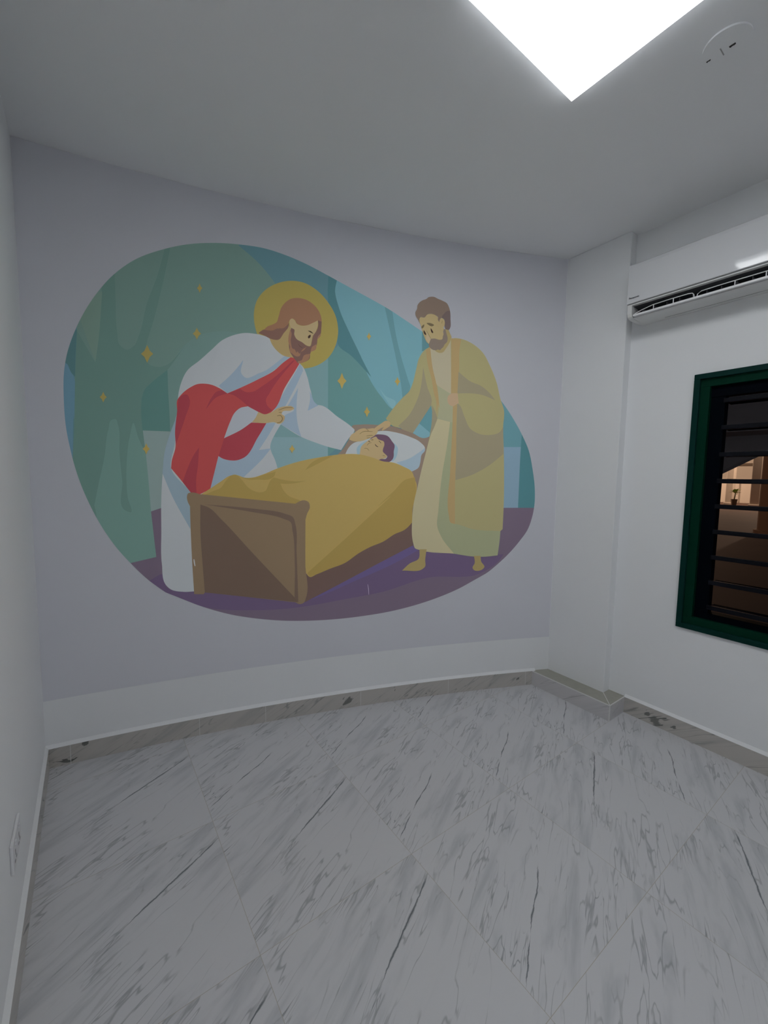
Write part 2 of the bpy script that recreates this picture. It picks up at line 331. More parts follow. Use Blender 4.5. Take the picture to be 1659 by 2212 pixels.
('figure_face', (152, 135, 101), 'f', '11804,23301 11826,23487 11954,23582 12089,23494 12178,23338 12389,23260 12693,23301 13091,23510 13347,23676c 13332,23325 13214,22997 13060,22759 12999,22439 12891,22170 12753,22191 12478,22344 12176,22492 12056,22723 12057,22999 11907,23056 11833,23153'),
('figure_face', (66, 54, 38), 'f', '12793,23027c 12953,23026 13113,22891c 12953,22939'),
('figure_face', (58, 42, 36), 'f', '12937,22825 12876,22792 12793,22663 12827,22599 12943,22698'),
('bed_rail', (93, 75, 69), 'f', '12609,8781c 14937,9437 15813,10029 16427,10358 17326,10719 18023,11166 19101,11830c 19218,10332c 16789,9127 14744,8111 12606,7096c'),
('blanket', (149, 128, 77), 'f', '7206,13656c 7648,13961 8151,14332 8660,14678 8944,14713 9399,14564 9806,14588 10336,14767 11055,15099 12279,15548 13538,15846 15029,16080 15827,16072 16579,15908 17266,15686 17786,15647 18489,15401 19026,15094 19250,14564 19332,14382 19333,13665 19137,12730 19120,11826c 18870,11544 18659,11367 18024,11094 17327,10648 16428,10287 15814,9958 14938,9367 14073,9067 13286,8770 12898,8631 12679,8879c 12388,10119c 12394,12796c 12461,12991c 11960,12666c 7198,13231c'),
('blanket', (140, 119, 67), 'f', '7248,13561c 7810,13827c 8145,13983 8420,14392 8728,14700 8898,14732 9237,14438 9509,14064 9855,13819 10172,13744 10458,13840 10604,14148 10750,14456 10895,14592 11255,14268 11399,13920 11691,13569 12361,13271c 12135,13035c'),
('blanket', (140, 119, 67), 'f', '9204,14588c 9758,14550 10395,14757 11016,14940c 10931,14670 10750,14533 10038,14467 9514,14479'),
('blanket', (140, 119, 67), 'f', '10895,14604c 11475,14465 12214,14395 12721,14432c 12028,14275 11474,14243 11218,14268'),
('blanket', (140, 119, 67), 'f', '12621,15048c 12968,15468 13475,15792 14246,15961c 13603,15584'),
('blanket', (140, 119, 67), 'f', '12740,8871c 15198,11101 17631,13449 16953,12887 17981,13909 18603,14551 19238,14738c 19330,13809 19137,12730 19120,11826c 18870,11544 18659,11367 18024,11094 17327,10648 16428,10287 15814,9958 14938,9367 14073,9067 13286,8770 12885,8645c'),
('bed', (113, 96, 76), 'f', '6504,13481 6562,13691 6775,13739 7122,13648c 12082,13077c 12332,13227 12583,13279 12836,13158 12899,12857 12740,12459 12651,12126c 12641,9427 12670,7367 12541,7067 12316,7005 12062,7146c 7257,8185c 7200,8089c 6734,8142c 6678,9813 6640,11965 6636,12997c 6536,13240'),
('bed', (93, 77, 66), 'f', '7137,13082c 7515,12924 8167,12230 9636,10392 12012,7459c 12221,7131c 7257,8185c 7179,9778 7107,11643'),
('bed', (95, 79, 68), 'f', '7354,13079c 8517,12972 9958,12795 11460,12513 11954,12273 12078,11873 12147,10131 12234,7130c 12018,7424c 12038,9463 11920,11478 11798,12012 11459,12185 9662,12640 8235,12914'),
('bed', (175, 170, 160), 's2.00', '6760,10086 6782,9867 6811,9704'),
('scene_backdrop', (150, 140, 160), 's1.20', '16372,7928 16424,7635 16449,7257'),
('standing_figure', (137, 130, 94), 'f', '20043,22953c 19629,22639 19359,22205 19167,21438 18975,20603 18776,20108 18367,19668 17826,19018 17357,18330c 17496,18154 17776,17908 18263,17795 19039,17505c 19620,18422 20167,19342c 20259,18808 20230,18244 20122,17391c 19852,16105 19397,14025 19202,13090 19116,12007 19220,10475 19336,10141 19702,9995 21929,9679 23221,9444 23987,9403 24909,9467c 25018,10628 25037,11145c 25186,11281c 25197,12931 25047,16701 24950,18180 24958,19284 24689,20011 24386,21078 23901,22117 23431,22858 22755,23358 22022,23600 21519,23604 21306,23527c'),
('standing_figure', (151, 143, 114), 'f', '20582,18509c 21419,18340c 21276,16938 20971,14764 20809,12572 20763,11541 21077,10792 21929,9679c 19702,9995 19336,10141 19220,10475 19116,12007 19202,13090 19397,14025 19852,16105 20246,17609'),
('standing_figure', (147, 139, 117), 'f', '20008,22949c 20099,22138 20377,20920 20529,20585 21331,20152c 21447,20146c 21305,23561c 20602,23215'),
('standing_figure', (136, 134, 108), 'f', '20529,20585c 21331,20152c 21461,20147c 21638,19537c 21585,19380c 21587,18298c 21455,18327c 20583,18495c 20655,19042 20617,19952 20580,20240'),
('standing_figure', (129, 131, 103), 'f', '21419,18340c 21616,18300c 21547,15138 21520,12197 21644,11750 22094,11653 23159,11313 25037,11145c 25018,10628 24909,9467c 23987,9403 23221,9444 21929,9679c 21077,10792 20763,11541 20809,12572 20971,14764 21276,16938'),
('standing_figure', (143, 123, 86), 'f', '21347,23579c 21986,23596c 21897,22997 21903,21601 21870,21036 21838,20173c 21425,20145c'),
('standing_figure', (126, 118, 96), 'f', '21841,19573c 22006,19441 22319,18780 22789,17938 23318,17670 24068,17613 24737,17839 24950,18180c 25043,16402c 24141,15633 23036,14981 21873,14580c 21850,17320'),
('standing_figure', (143, 123, 86), 'f', '21568,19450c 21841,19573c 21829,18038 21872,16598 21859,14558 21929,11686c 21643,11787 21503,12271 21510,15137 21573,18026'),
('standing_figure', (143, 123, 86), 'f', '19754,22706c 20016,22916c 20218,21599 20438,20786 20618,19893 20687,19196 20631,19392 20524,18823c 20467,19662 20366,19946 20164,20904 19871,21911'),
('standing_figure', (126, 118, 96), 'f', '21869,21542c 22614,21021 23433,20724 23967,20328 24341,19902c 23452,20187 22566,20236 21838,20173c'),
('standing_figure', (126, 118, 96), 'f', '19603,21648c 19891,20467 20197,19585 20175,19328c 19620,18422 19039,17505c 18263,17795 18121,17912c 18805,18654 19209,19440 19408,20017 19533,20716'),
('standing_figure', (126, 118, 96), 'f', '20232,19332c 20427,18958 20597,18510c 20314,17754 20122,17377c 20230,18244'),
('man_fist', (150, 129, 103), 'f', '21228,19934 21404,20122 21852,20188c 21944,19555c 21786,19475 21571,19348 21315,19446'),
('man_hand', (151, 131, 97), 'f', '16676,17713c 17062,18012 17401,18200 17643,18077 17645,17940 17442,17758 17204,17603 17130,17555 17128,17657 17242,17806c 17032,17704 16847,17575'),
('man_face', (138, 124, 86), 'f', '20939,24096c 21130,24117c 21362,23652c 21299,23439 21035,22937 20807,22646 20616,22603 20337,22725 20496,23151'),
('man_face', (148, 132, 96), 'f', '19306,24521 19366,24629 19616,24649 19779,24840 20028,24921 20282,24881 20475,24742 20546,24485 20604,24675 20687,24746 20816,24700 20911,24486 20890,24300 20818,24210 20858,24092 20805,23902 20845,23783 20785,23479 20659,23404 20066,23393 19930,23083c 19819,23163 19643,23470 19510,23800 19398,24150'),
('man_face', (157, 138, 112), 'f', '19760,23848c 19848,23716 20049,23408c 19930,23093c 19729,23418 19788,23587'),
('man_hair', (108, 93, 82), 'f', '19365,24207c 19224,24471 19074,24693 19050,24890 19148,25102 19165,25304 19285,25499 19489,25665 19715,25775 19837,25891 20003,25944 20191,25958 20425,25878 20744,25788 21001,25679 21134,25472 21229,25157 21255,24771 21246,24196 21195,24094 21109,24099 20960,24093c 20892,24259 20911,24486 20837,24703 20687,24756 20594,24654 20546,24475c 20457,24638 20479,24752 20282,24881 20028,24931 19799,24863 19616,24655 19366,24639 19306,24521 19321,24342'),
('man_hair', (94, 81, 78), 'f', '20746,24916c 21057,25218 21216,25237c 21255,24771 21246,24196 21195,24094 20960,24093c 20892,24259 20911,24486 20848,24694 20707,24789'),
('man_beard', (110, 98, 88), 'f', '20049,23412c 20276,23452 20659,23414 20775,23463 20802,23635 20845,23783 20816,23923 20858,24096c 20960,24082c 21032,23823 21101,23625 21067,23312 20922,23153 20841,22980 20737,22887 20654,22786 20505,22803 20400,22751 20230,22745 20037,22839 19929,22971 19976,23200'),
('man_face', (97, 84, 63), 'f', '19760,24323 19937,24358 20224,24255 20110,24175 19877,24236'),
('man_face', (97, 84, 63), 'f', '19620,24226 19608,24114 19465,23972 19442,24054'),
('man_face', (58, 42, 36), 'f', '20024,24056 20116,23948 20187,23783 20137,23764 20043,23879'),
('man_face', (58, 42, 36), 'f', '19588,23885 19682,23778 19745,23613 19678,23616 19584,23768'),
('man_face', (110, 93, 62), 's0.90', '19770,23869 19891,23659 20044,23415'),
('man_face', (110, 93, 62), 's0.80', '20744,24590 20725,24506 20717,24413'),
('man_foot', (136, 121, 80), 'f', '19637,10059c 20097,10043c 20021,9344 20012,8875 19896,8766 18526,8694c 18997,9130 19590,9440'),
('man_foot.001', (136, 121, 80), 'f', '23279,9486c 23734,9471c 23785,9092 24020,8677 23927,8561 23273,8550 23216,8655 23349,9000'),
('figure_hand.001', (152, 133, 98), 'f', '15147,16956c 15293,17247 15490,17391 15787,17607 16020,17669 16221,17646 16625,17700 16795,17658 16871,17542 16832,17421 16665,17243 16228,17020 15728,16857 15395,16860'),
('figure_hand.001', (108, 86, 55), 's0.90', '16154,17649 16296,17538 16233,17494'),
('figure_hand.001', (108, 86, 55), 's1.00', '15783,17311 15956,17447 16560,17503'),
('figure_hand.001', (108, 86, 55), 's1.00', '16186,17215 16360,17243 16569,17266'),
('figure_hand.001', (108, 86, 55), 's1.00', '16204,17087 16328,17106 16436,17114'),
('star.000', (138, 125, 74), 'f', '2988,18693c 3043,18533c 3124,18448c 3036,18346c 2969,18174c 2914,18335c 2834,18420c 2921,18521c'),
('star.001', (138, 125, 74), 'f', '4904,21200c 5008,20933c 5159,20794c 4999,20614c 4879,20316c 4775,20585c 4626,20724c 4784,20903c'),
('star.002', (138, 125, 74), 'f', '7164,22394c 7244,22209c 7357,22115c 7239,21987c 7151,21777c 7072,21963c 6960,22057c 7077,22184c'),
('star.003', (138, 125, 74), 'f', '7341,24654c 7391,24509c 7462,24436c 7387,24335c 7331,24171c 7282,24316c 7212,24390c 7286,24490c'),
('star.004', (150, 131, 74), 'f', '4721,16269c 4782,16089c 4871,15990c 4776,15884c 4705,15698c 4644,15879c 4556,15977c 4650,16084c'),
('star.005', (150, 131, 74), 'f', '11913,16510c 11979,16357c 12072,16272c 11979,16181c 11911,16022c 11845,16176c 11753,16260c 11845,16351c'),
('star.006', (150, 131, 74), 'f', '16198,18994c 16276,18789c 16382,18678c 16279,18553c 16205,18338c 16127,18543c 16021,18655c 16124,18779c'),
('star.007', (150, 131, 74), 'f', '16267,23361c 16324,23218c 16402,23143c 16326,23050c 16273,22893c 16216,23037c 16138,23112c 16214,23205c'),
('star.008', (150, 131, 74), 'f', '14712,20852c 14824,20560c 14979,20402c 14827,20218c 14717,19904c 14604,20199c 14451,20356c 14603,20539c'),
('star.009', (150, 131, 74), 'f', '18019,20905c 18094,20734c 18196,20642c 18098,20534c 18029,20351c 17954,20523c 17853,20614c 17950,20722c'),
]

# ------------------------------------------------------------------ room shell
def shell():
    # floor: 60 x 60 cm marble tiles in two prints
    bm = bmesh.new()
    printP = {(0, 0), (1, 0), (0, 1), (3, -1), (1, -1), (0, -1), (3, -2), (0, -3), (2, -3), (1, -4)}
    for cx in range(0, 6):
        for ry in range(-7, 3):
            x0, x1 = max(cx * 0.6, -0.0), min(cx * 0.6 + 0.6, 3.0)
            y0, y1 = max(-1.32 + ry * 0.6, YB), min(-1.32 + ry * 0.6 + 0.6, 0.2)
            if x1 - x0 < 1e-4 or y1 - y0 < 1e-4: continue
            f = bm.faces.new([bm.verts.new(p) for p in ((x0, y0, 0), (x1, y0, 0), (x1, y1, 0), (x0, y1, 0))])
            f.material_index = 0 if (cx, ry) in printP else 1
    bmesh.ops.remove_doubles(bm, verts=bm.verts, dist=1e-5)
    struct(obj('floor', bm, [M_tileP, M_tileQ]))
    bm = bmesh.new(); box(bm, -0.12, 3.14, YB - 0.12, 0.25, H, H + 0.06); struct(obj('ceiling', bm, M_ceil))
    bm = bmesh.new(); box(bm, -0.12, 0.0, YB, 0.25, -0.02, H); struct(obj('wall_left', bm, M_wall))
    bm = bmesh.new(); box(bm, -0.12, 3.14, YB - 0.12, YB, -0.02, H); struct(obj('wall_rear', bm, M_wall))
    bm = bmesh.new(); curved_prism(bm, [(0, -0.02), (0, H), (-0.12, H), (-0.12, -0.02)], -0.12, 3.12); struct(obj('wall_back', bm, M_wall))
    bm = bmesh.new()
    wy0, wy1, wz0, wz1 = -2.745, -1.583, 0.656, 2.04
    xa, xb = XW, XW + 0.15
    box(bm, xa, xb, YB, wy0, -0.02, H); box(bm, xa, xb, wy1, -0.72, -0.02, H)
    box(bm, xa, xb, wy0, wy1, -0.02, wz0); box(bm, xa, xb, wy0, wy1, wz1, H)
    struct(obj('wall_right', bm, M_wall))
    bm = bmesh.new(); box(bm, XC, XW + 0.15, YC, -0.72, 0, H, 0, 0.004); struct(obj('wall_corner', bm, M_wall))
    # skirtings with a white plaster fillet on top
    SK, T = 0.1003, 0.0126
    bm = bmesh.new()
    curved_prism(bm, [(0, 0), (T, 0), (T, SK), (0.0, SK + 0.016)], 0.0, 2.79, [0, 0, 1, 1])
    # tile joints
    for xj in (0.10, 0.685, 1.035, 1.60, 2.177, 2.72):
        p = Vector((xj, wall_y(xj), 0)); d = wall_dir(xj); n = Vector((d.y, -d.x, 0))
        q = [p + n * (T + 0.0004) + d * e for e in (-0.0012, 0.0012)]
        f = bm.faces.new([bm.verts.new(v) for v in ((q[0].x, q[0].y, 0), (q[1].x, q[1].y, 0), (q[1].x, q[1].y, SK), (q[0].x, q[0].y, SK))]); f.material_index = 2
    struct(obj('baseboard_back', bm, [M_skirt, M_fillet, M_grout]))
    bm = bmesh.new(); fs = prism_y(bm, [(0, 0), (T, 0), (T, SK), (0, SK + 0.016)], YB, 0.07); fs[2].material_index = 1
    struct(obj('baseboard_left', bm, [M_skirt, M_fillet]))
    bm = bmesh.new(); fs = prism_y(bm, [(XW, 0), (XW - T, 0), (XW - T, SK), (XW, SK + 0.016)], YB, -1.32); fs[2].material_index = 1
    struct(obj('baseboard_right', bm, [M_skirt, M_fillet]))
    # thick tiled ledge wrapped round the foot of the corner pier
    bm = bmesh.new()
    xf, yf = 2.762, -1.322
    out = [(xf, -0.70), (xf, yf), (XW, yf), (XW, YC), (XC, YC), (XC, -0.70)]
    lo = [bm.verts.new((x, y, 0)) for x, y in out]; hi = [bm.verts.new((x, y, SK)) for x, y in out]
    for i in range(6):
        f = bm.faces.new((lo[i], lo[(i + 1) % 6], hi[(i + 1) % 6], hi[i])); f.material_index = 0
    f = bm.faces.new(hi); f.material_index = 1
    # white joint lines along the edges
    e = 0.0022
    box(bm, xf - 0.0006, xf + 0.005, yf, -0.70, SK - 0.004, SK + 0.0008, 2)
    box(bm, xf, XW, yf - 0.0006, yf + 0.005, SK - 0.004, SK + 0.0008, 2)
    box(bm, xf - 0.0006, xf + 0.004, yf - 0.0006, yf + 0.004, 0, SK, 2)
    box(bm, xf - 0.0008, xf + 0.002, -0.754, -0.748, 0, SK, 2)
    a, b = Vector((XC, YC, SK + 0.0006)), Vector((xf, yf, SK + 0.0006)); n = Vector((-(b - a).y, (b - a).x, 0)).normalized() * e
    f = bm.faces.new([bm.verts.new(v) for v in (a - n, b - n, b + n, a + n)]); f.material_index = 2
    struct(obj('baseboard_corner', bm, [M_ledge, M_ledgetop, M_grout]))
shell()

# ------------------------------------------------------------------ ceiling light
RIM_EMIT = 2.0  # rim glow added to lighten the ceiling around the panel
def ring_xy(bm, x0, x1, y0, y1, z0, z1, w):
    box(bm, x0, x1, y0, y0 + w, z0, z1); box(bm, x0, x1, y1 - w, y1, z0, z1)
    box(bm, x0, x0 + w, y0 + w, y1 - w, z0, z1); box(bm, x1 - w, x1, y0 + w, y1 - w, z0, z1)

def ceiling_light(x0, x1, y1, label):
    y0 = y1 - 0.571
    t = empty('ceiling_light', ((x0 + x1) / 2, (y0 + y1) / 2, H))
    tag(t, label, 'ceiling light')
    cx, cy = (x0 + x1) / 2, (y0 + y1) / 2
    bm = bmesh.new(); box(bm, x0 + 0.03 - cx, x1 - 0.03 - cx, y0 + 0.03 - cy, y1 - 0.03 - cy, -0.006, 0)
    fr = obj('back_plate', bm, plain('white_aluminium', (0.8, 0.8, 0.82), 0.4), t)
    bm = bmesh.new(); ring_xy(bm, x0 - cx, x1 - cx, y0 - cy, y1 - cy, -0.0275, -0.003, 0.004)
    fr = obj('rim', bm, emit('added_glow_rim', (0.9, 0.95, 1.0), RIM_EMIT), t)
    bm = bmesh.new(); box(bm, x0 + 0.0005 - cx, x1 - 0.0005 - cx, y0 + 0.0005 - cy, y1 - 0.0005 - cy, -0.0285, -0.0275)
    obj('diffuser', bm, emit('lit_diffuser', (0.96, 0.98, 1.0), PANEL_EMIT), t)
ceiling_light(1.207, 1.778, -1.483, 'square white glowing panel light on the ceiling, the one nearest the mural')
ceiling_light(0.75, 1.321, -3.262, 'added square white panel light on the ceiling behind the camera, out of view')  # unseen second panel, added to brighten the walls and ceiling

def ceiling_cover():
    c = (2.022, -1.89, H)
    t = empty('ceiling_box_cover', c)
    tag(t, 'round white blank cover plate with two small dark screw slots on the ceiling', 'cover plate')
    bm = bmesh.new(); b = disc(bm, (0, 0, 0), 0.066, 0.006)
    bmesh.ops.bevel(bm, geom=[e for e in bm.edges if all(abs(v.co.z + 0.006) < 1e-5 for v in e.verts)], offset=0.003, segments=3, affect='EDGES')
    obj('plate', bm, M_ceil, t)
    dk = plain('dull_dark_metal', (0.06, 0.06, 0.06), 0.5, 0.6)
    for (y, ly, w_) in ((-1.901, 0.0085, 0.0035), (-1.835, 0.0062, 0.002)):
        bm = bmesh.new(); box(bm, 2.0365 - w_ - c[0], 2.0365 + w_ - c[0], y - ly - c[1], y + ly - c[1], -0.0072, -0.005, 0, 0.0008)
        for e in (-0.55, 0.55): disc(bm, (2.0365 - c[0], y + e * ly - c[1], -0.0065), w_ * 0.8, 0.0018, 12)
        obj('screw_slot', bm, dk, t)
    bm = bmesh.new(); box(bm, 2.018 - c[0], 2.054 - c[0], -1.8745 - c[1], -1.8715 - c[1], -0.0066, -0.005)
    obj('slot', bm, plain('grey_slot', (0.4, 0.4, 0.4), 0.7), t)
ceiling_cover()

# ------------------------------------------------------------------ air conditioner
def air_conditioner():
    y0, y1 = -2.145, -1.274
    t = empty('air_conditioner', (XW, (y0 + y1) / 2, 2.39)); ox, oy, oz = t.location
    tag(t, 'white wall mounted split air conditioner with open vane above the window', 'air conditioner')
    P = lambda d, z: (-d, z - oz)
    wp = plain('white_plastic_casing', (0.74, 0.745, 0.74), 0.35, var=0.01)
    fp = plain('glossy_white_front', (0.72, 0.73, 0.75), 0.06, spec=0.5)
    dk = plain('dark_outlet', (0.10, 0.105, 0.115), 0.6, var=0.3, scale=60)
    gr = plain('grey_seam', (0.12, 0.12, 0.12), 0.7)
    bm = bmesh.new()
    prof = [P(0, 2.3985), P(0, 2.69), P(0.172, 2.69), P(0.172, 2.472), P(0.19, 2.469), P(0.189, 2.463), P(0.172, 2.461), P(0.075, 2.452), P(0.075, 2.408), P(0.166, 2.4015), P(0.170, 2.399), P(0.165, 2.3965), P(0.13, 2.3955), P(0.03, 2.3965)]
    fs = prism_y(bm, prof, y0 + 0.02 - oy, y1 - 0.024 - oy)
    for i in (6, 7, 8): fs[i].material_index = 1
    solid = [P(0, 2.3985), P(0, 2.69), P(0.172, 2.69), P(0.172, 2.472), P(0.19, 2.469), P(0.188, 2.42), P(0.180, 2.404), P(0.165, 2.3955), P(0.13, 2.3945), P(0.03, 2.3965)]
    prism_y(bm, solid, y1 - 0.024 - oy, y1 - oy); prism_y(bm, solid, y0 - oy, y0 + 0.02 - oy)
    for d in (0.045,):
        box(bm, -d - 0.0008, -d + 0.0008, y0 + 0.02 - oy, y1 - 0.14 - oy, 2.3955 - oz, 2.3975 - oz, 2)
    obj('casing', bm, [wp, dk, gr], t)
    bm = bmesh.new()
    pr = [P(0.172, 2.473), P(0.196, 2.473), P(0.1985, 2.4755), P(0.1983, 2.52), P(0.1972, 2.60), P(0.1958, 2.665), P(0.19, 2.683), P(0.18, 2.691), P(0.172, 2.692)]
    prism_y(bm, pr, y0 - oy, y1 - oy)
    obj('front_panel', bm, fp, t)
    # vane: long bar with two raised thin frames and short posts
    bm = bmesh.new()
    box(bm, -0.186, -0.160, y0 + 0.03 - oy, y1 - 0.03 - oy, 2.402 - oz, 2.413 - oz, 0, 0.002)
    d = -0.176
    def rim(pts): tube(bm, [(d, y - oy, z - oz) for y, z in pts], 0.0022, 6)
    rim([(-1.307, 2.411), (-1.309, 2.417), (-1.34, 2.4265), (-1.40, 2.438), (-1.48, 2.440), (-1.565, 2.440), (-1.583, 2.437), (-1.590, 2.428), (-1.592, 2.411)])
    rim([(-1.604, 2.411), (-1.606, 2.425), (-1.622, 2.435), (-1.70, 2.437), (-1.86, 2.437), (-2.02, 2.436), (-2.08, 2.425), (-2.112, 2.412)])
    for y in (-1.404, -1.499, -1.756, -1.869, -1.97): rim([(y, 2.411), (y, 2.4375)])
    obj('air_vane', bm, plain('white_vane', (0.85, 0.85, 0.87), 0.35), t)
    # inner cross louvres in the dark outlet
    cl = plain('charcoal_louvre', (0.17, 0.175, 0.19), 0.6)
    for i in range(13):
        if i == 0:
            bm = bmesh.new(); box(bm, -0.13, -0.085, -0.001, 0.001, 2.415 - oz, 2.450 - oz); first = o = obj('inner_louvre', bm, cl, t)
        else:
            o = first.copy(); COL.objects.link(o); o.parent = t
        o.location = (0, -1.33 - i * 0.06 - oy, 0)
    cu = bpy.data.curves.new('logo', 'FONT'); cu.body = 'Panasonic'; cu.size = 0.0105; cu.extrude = 0.0003; cu.offset = 0.0002
    to = bpy.data.objects.new('logo_tmp', cu); COL.objects.link(to)
    dg = bpy.context.evaluated_depsgraph_get()
    me = bpy.data.meshes.new_from_object(to.evaluated_get(dg)); bpy.data.objects.remove(to)
    me.name = 'logo'; me.materials.clear(); me.materials.append(plain('navy_print', (0.03, 0.035, 0.05), 0.5))
    lo = bpy.data.objects.new('logo', me); COL.objects.link(lo); lo.parent = t
    wd = max(v.co.x for v in me.vertices); sc = 0.054 / wd
    mt = Matrix(((0, 0, -1, 0), (-1, 0, 0, 0), (0, 1, 0, 0), (0, 0, 0, 1)))
    lo.matrix_local = Matrix.Translation((-0.1988, -1.283 - oy, 2.4965 - oz)) @ mt @ Matrix.Scale(sc, 4)
    lo['label'] = 'small dark maker name on the lower left of the front'
air_conditioner()

# ------------------------------------------------------------------ wall socket on the left wall
def socket():
    t = empty('wall_socket', (0, -0.885, 0.355))
    tag(t, 'white double wall socket plate low on the left wall', 'wall socket')
    wp = plain('white_socket_plastic', (0.75, 0.75, 0.77), 0.4)
    bm = bmesh.new(); box(bm, 0, 0.008, -0.075, 0.075, -0.045, 0.045, 0, 0.003); obj('plate', bm, wp, t)
    dk = plain('socket_hole', (0.2, 0.2, 0.21), 0.7)
    for s in (-0.036, 0.036):
        bm = bmesh.new()
        for (a, b, w, h) in ((0, -0.002, 0.0035, 0.008), (-0.011, -0.022, 0.006, 0.003), (0.011, -0.022, 0.006, 0.003)):
            box(bm, 0.0078, 0.0084, s + a - w, s + a + w, b - h, b + h)
        obj('socket_holes', bm, dk, t)
        bm = bmesh.new(); box(bm, 0.008, 0.0115, s - 0.006, s + 0.006, 0.022, 0.034, 0, 0.001); obj('rocker_switch', bm, wp, t)
socket()

# ------------------------------------------------------------------ window
def ring(bm, xa, xb, y0, y1, z0, z1, w, bev=0.002):
    box(bm, xa, xb, y0, y1, z1 - w, z1, 0, bev); box(bm, xa, xb, y0, y1, z0, z0 + w, 0, bev)
    box(bm, xa, xb, y0, y0 + w, z0 + w, z1 - w, 0, bev); box(bm, xa, xb, y1 - w, y1, z0 + w, z1 - w, 0, bev)

def window():
    y0, y1, z0, z1 = -2.76, -1.567, 0.641, 2.0545
    t = empty('window_1', (XW, (y0 + y1) / 2, z0)); struct(t)
    ox, oy, oz = t.location
    t['label'] = 'louvred window in a dark green frame below the air conditioner'
    g1 = plain('dark_green_gloss_paint', (0.0012, 0.028, 0.023), 0.45, spec=0.1, var=0.15, scale=20)
    nv = plain('navy_black_channel', (0.0003, 0.0016, 0.0042), 0.6, spec=0.04)
    bm = bmesh.new()
    ring(bm, -0.014, 0.05, y0 - oy, y1 - oy, 0, z1 - z0, 0.028)
    o = obj('frame', bm, g1, t)
    bm = bmesh.new(); ring(bm, 0.004, 0.10, y0 + 0.026 - oy, y1 - 0.026 - oy, 0.026, z1 - z0 - 0.026, 0.044)
    obj('inner_frame', bm, plain('deep_green_paint', (0.0003, 0.028, 0.015), 0.5, spec=0.06), o)
    bm = bmesh.new()
    for a in ((y1 - 0.07 - 0.062, y1 - 0.07), (y0 + 0.07, y0 + 0.132)):
        box(bm, 0.035, 0.09, a[0] - oy, a[1] - oy, 0.07, z1 - z0 - 0.07)
    box(bm, 0.03, 0.09, y0 + 0.07 - oy, y1 - 0.07 - oy, 0.07, 0.105)
    box(bm, 0.03, 0.09, y0 + 0.07 - oy, y1 - 0.07 - oy, z1 - z0 - 0.125, z1 - z0 - 0.07)
    obj('louvre_channel', bm, nv, t)
    # tinted glass blades, tipped slightly so rain runs outward
    m, nd, b = nt('tinted_louvre_glass')
    nd.nodes.remove(b)
    tr = nd.nodes.new('ShaderNodeBsdfTransparent'); tr.inputs[0].default_value = (0.18, 0.19, 0.22, 1)
    gl = nd.nodes.new('ShaderNodeBsdfGlossy'); gl.inputs[0].default_value = (0.5, 0.55, 0.6, 1); gl.inputs['Roughness'].default_value = 0.15
    df = nd.nodes.new('ShaderNodeBsdfDiffuse'); df.inputs[0].default_value = (0.006, 0.007, 0.011, 1)
    m1 = nd.nodes.new('ShaderNodeMixShader'); m2 = nd.nodes.new('ShaderNodeMixShader')
    m1.inputs[0].default_value = 0.75; m2.inputs[0].default_value = 0.012
    link(nd, tr.outputs[0], m1.inputs[1]); link(nd, df.outputs[0], m1.inputs[2]); link(nd, m1.outputs[0], m2.inputs[1]); link(nd, gl.outputs[0], m2.inputs[2])
    link(nd, m2.outputs[0], nd.nodes['Material Output'].inputs[0])
    first = None
    for k, z in enumerate((0.784, 0.923, 1.062, 1.201, 1.338, 1.474, 1.614, 1.756, 1.897)):
        if first is None:
            bm = bmesh.new(); box(bm, -0.058, 0.058, -(y1 - y0 - 0.27) / 2, (y1 - y0 - 0.27) / 2, -0.003, 0.003, 0, 0.001)
            first = o = obj('louvre_blade', bm, m, t)
            bm = bmesh.new(); box(bm, -0.068, -0.052, -(y1 - y0 - 0.27) / 2, (y1 - y0 - 0.27) / 2, -0.0118, 0.0118, 0, 0.002)
            rail = r = obj('blade_rail', bm, plain('dark_blade_rail', (0.0015, 0.002, 0.005), 0.35, spec=0.15), o)
        else:
            o = first.copy(); COL.objects.link(o); o.parent = t
            r = rail.copy(); COL.objects.link(r); r.parent = o
        o.location = (0.062, 0, z - oz); o.rotation_euler = (0, math.radians(3.0), 0)
window()

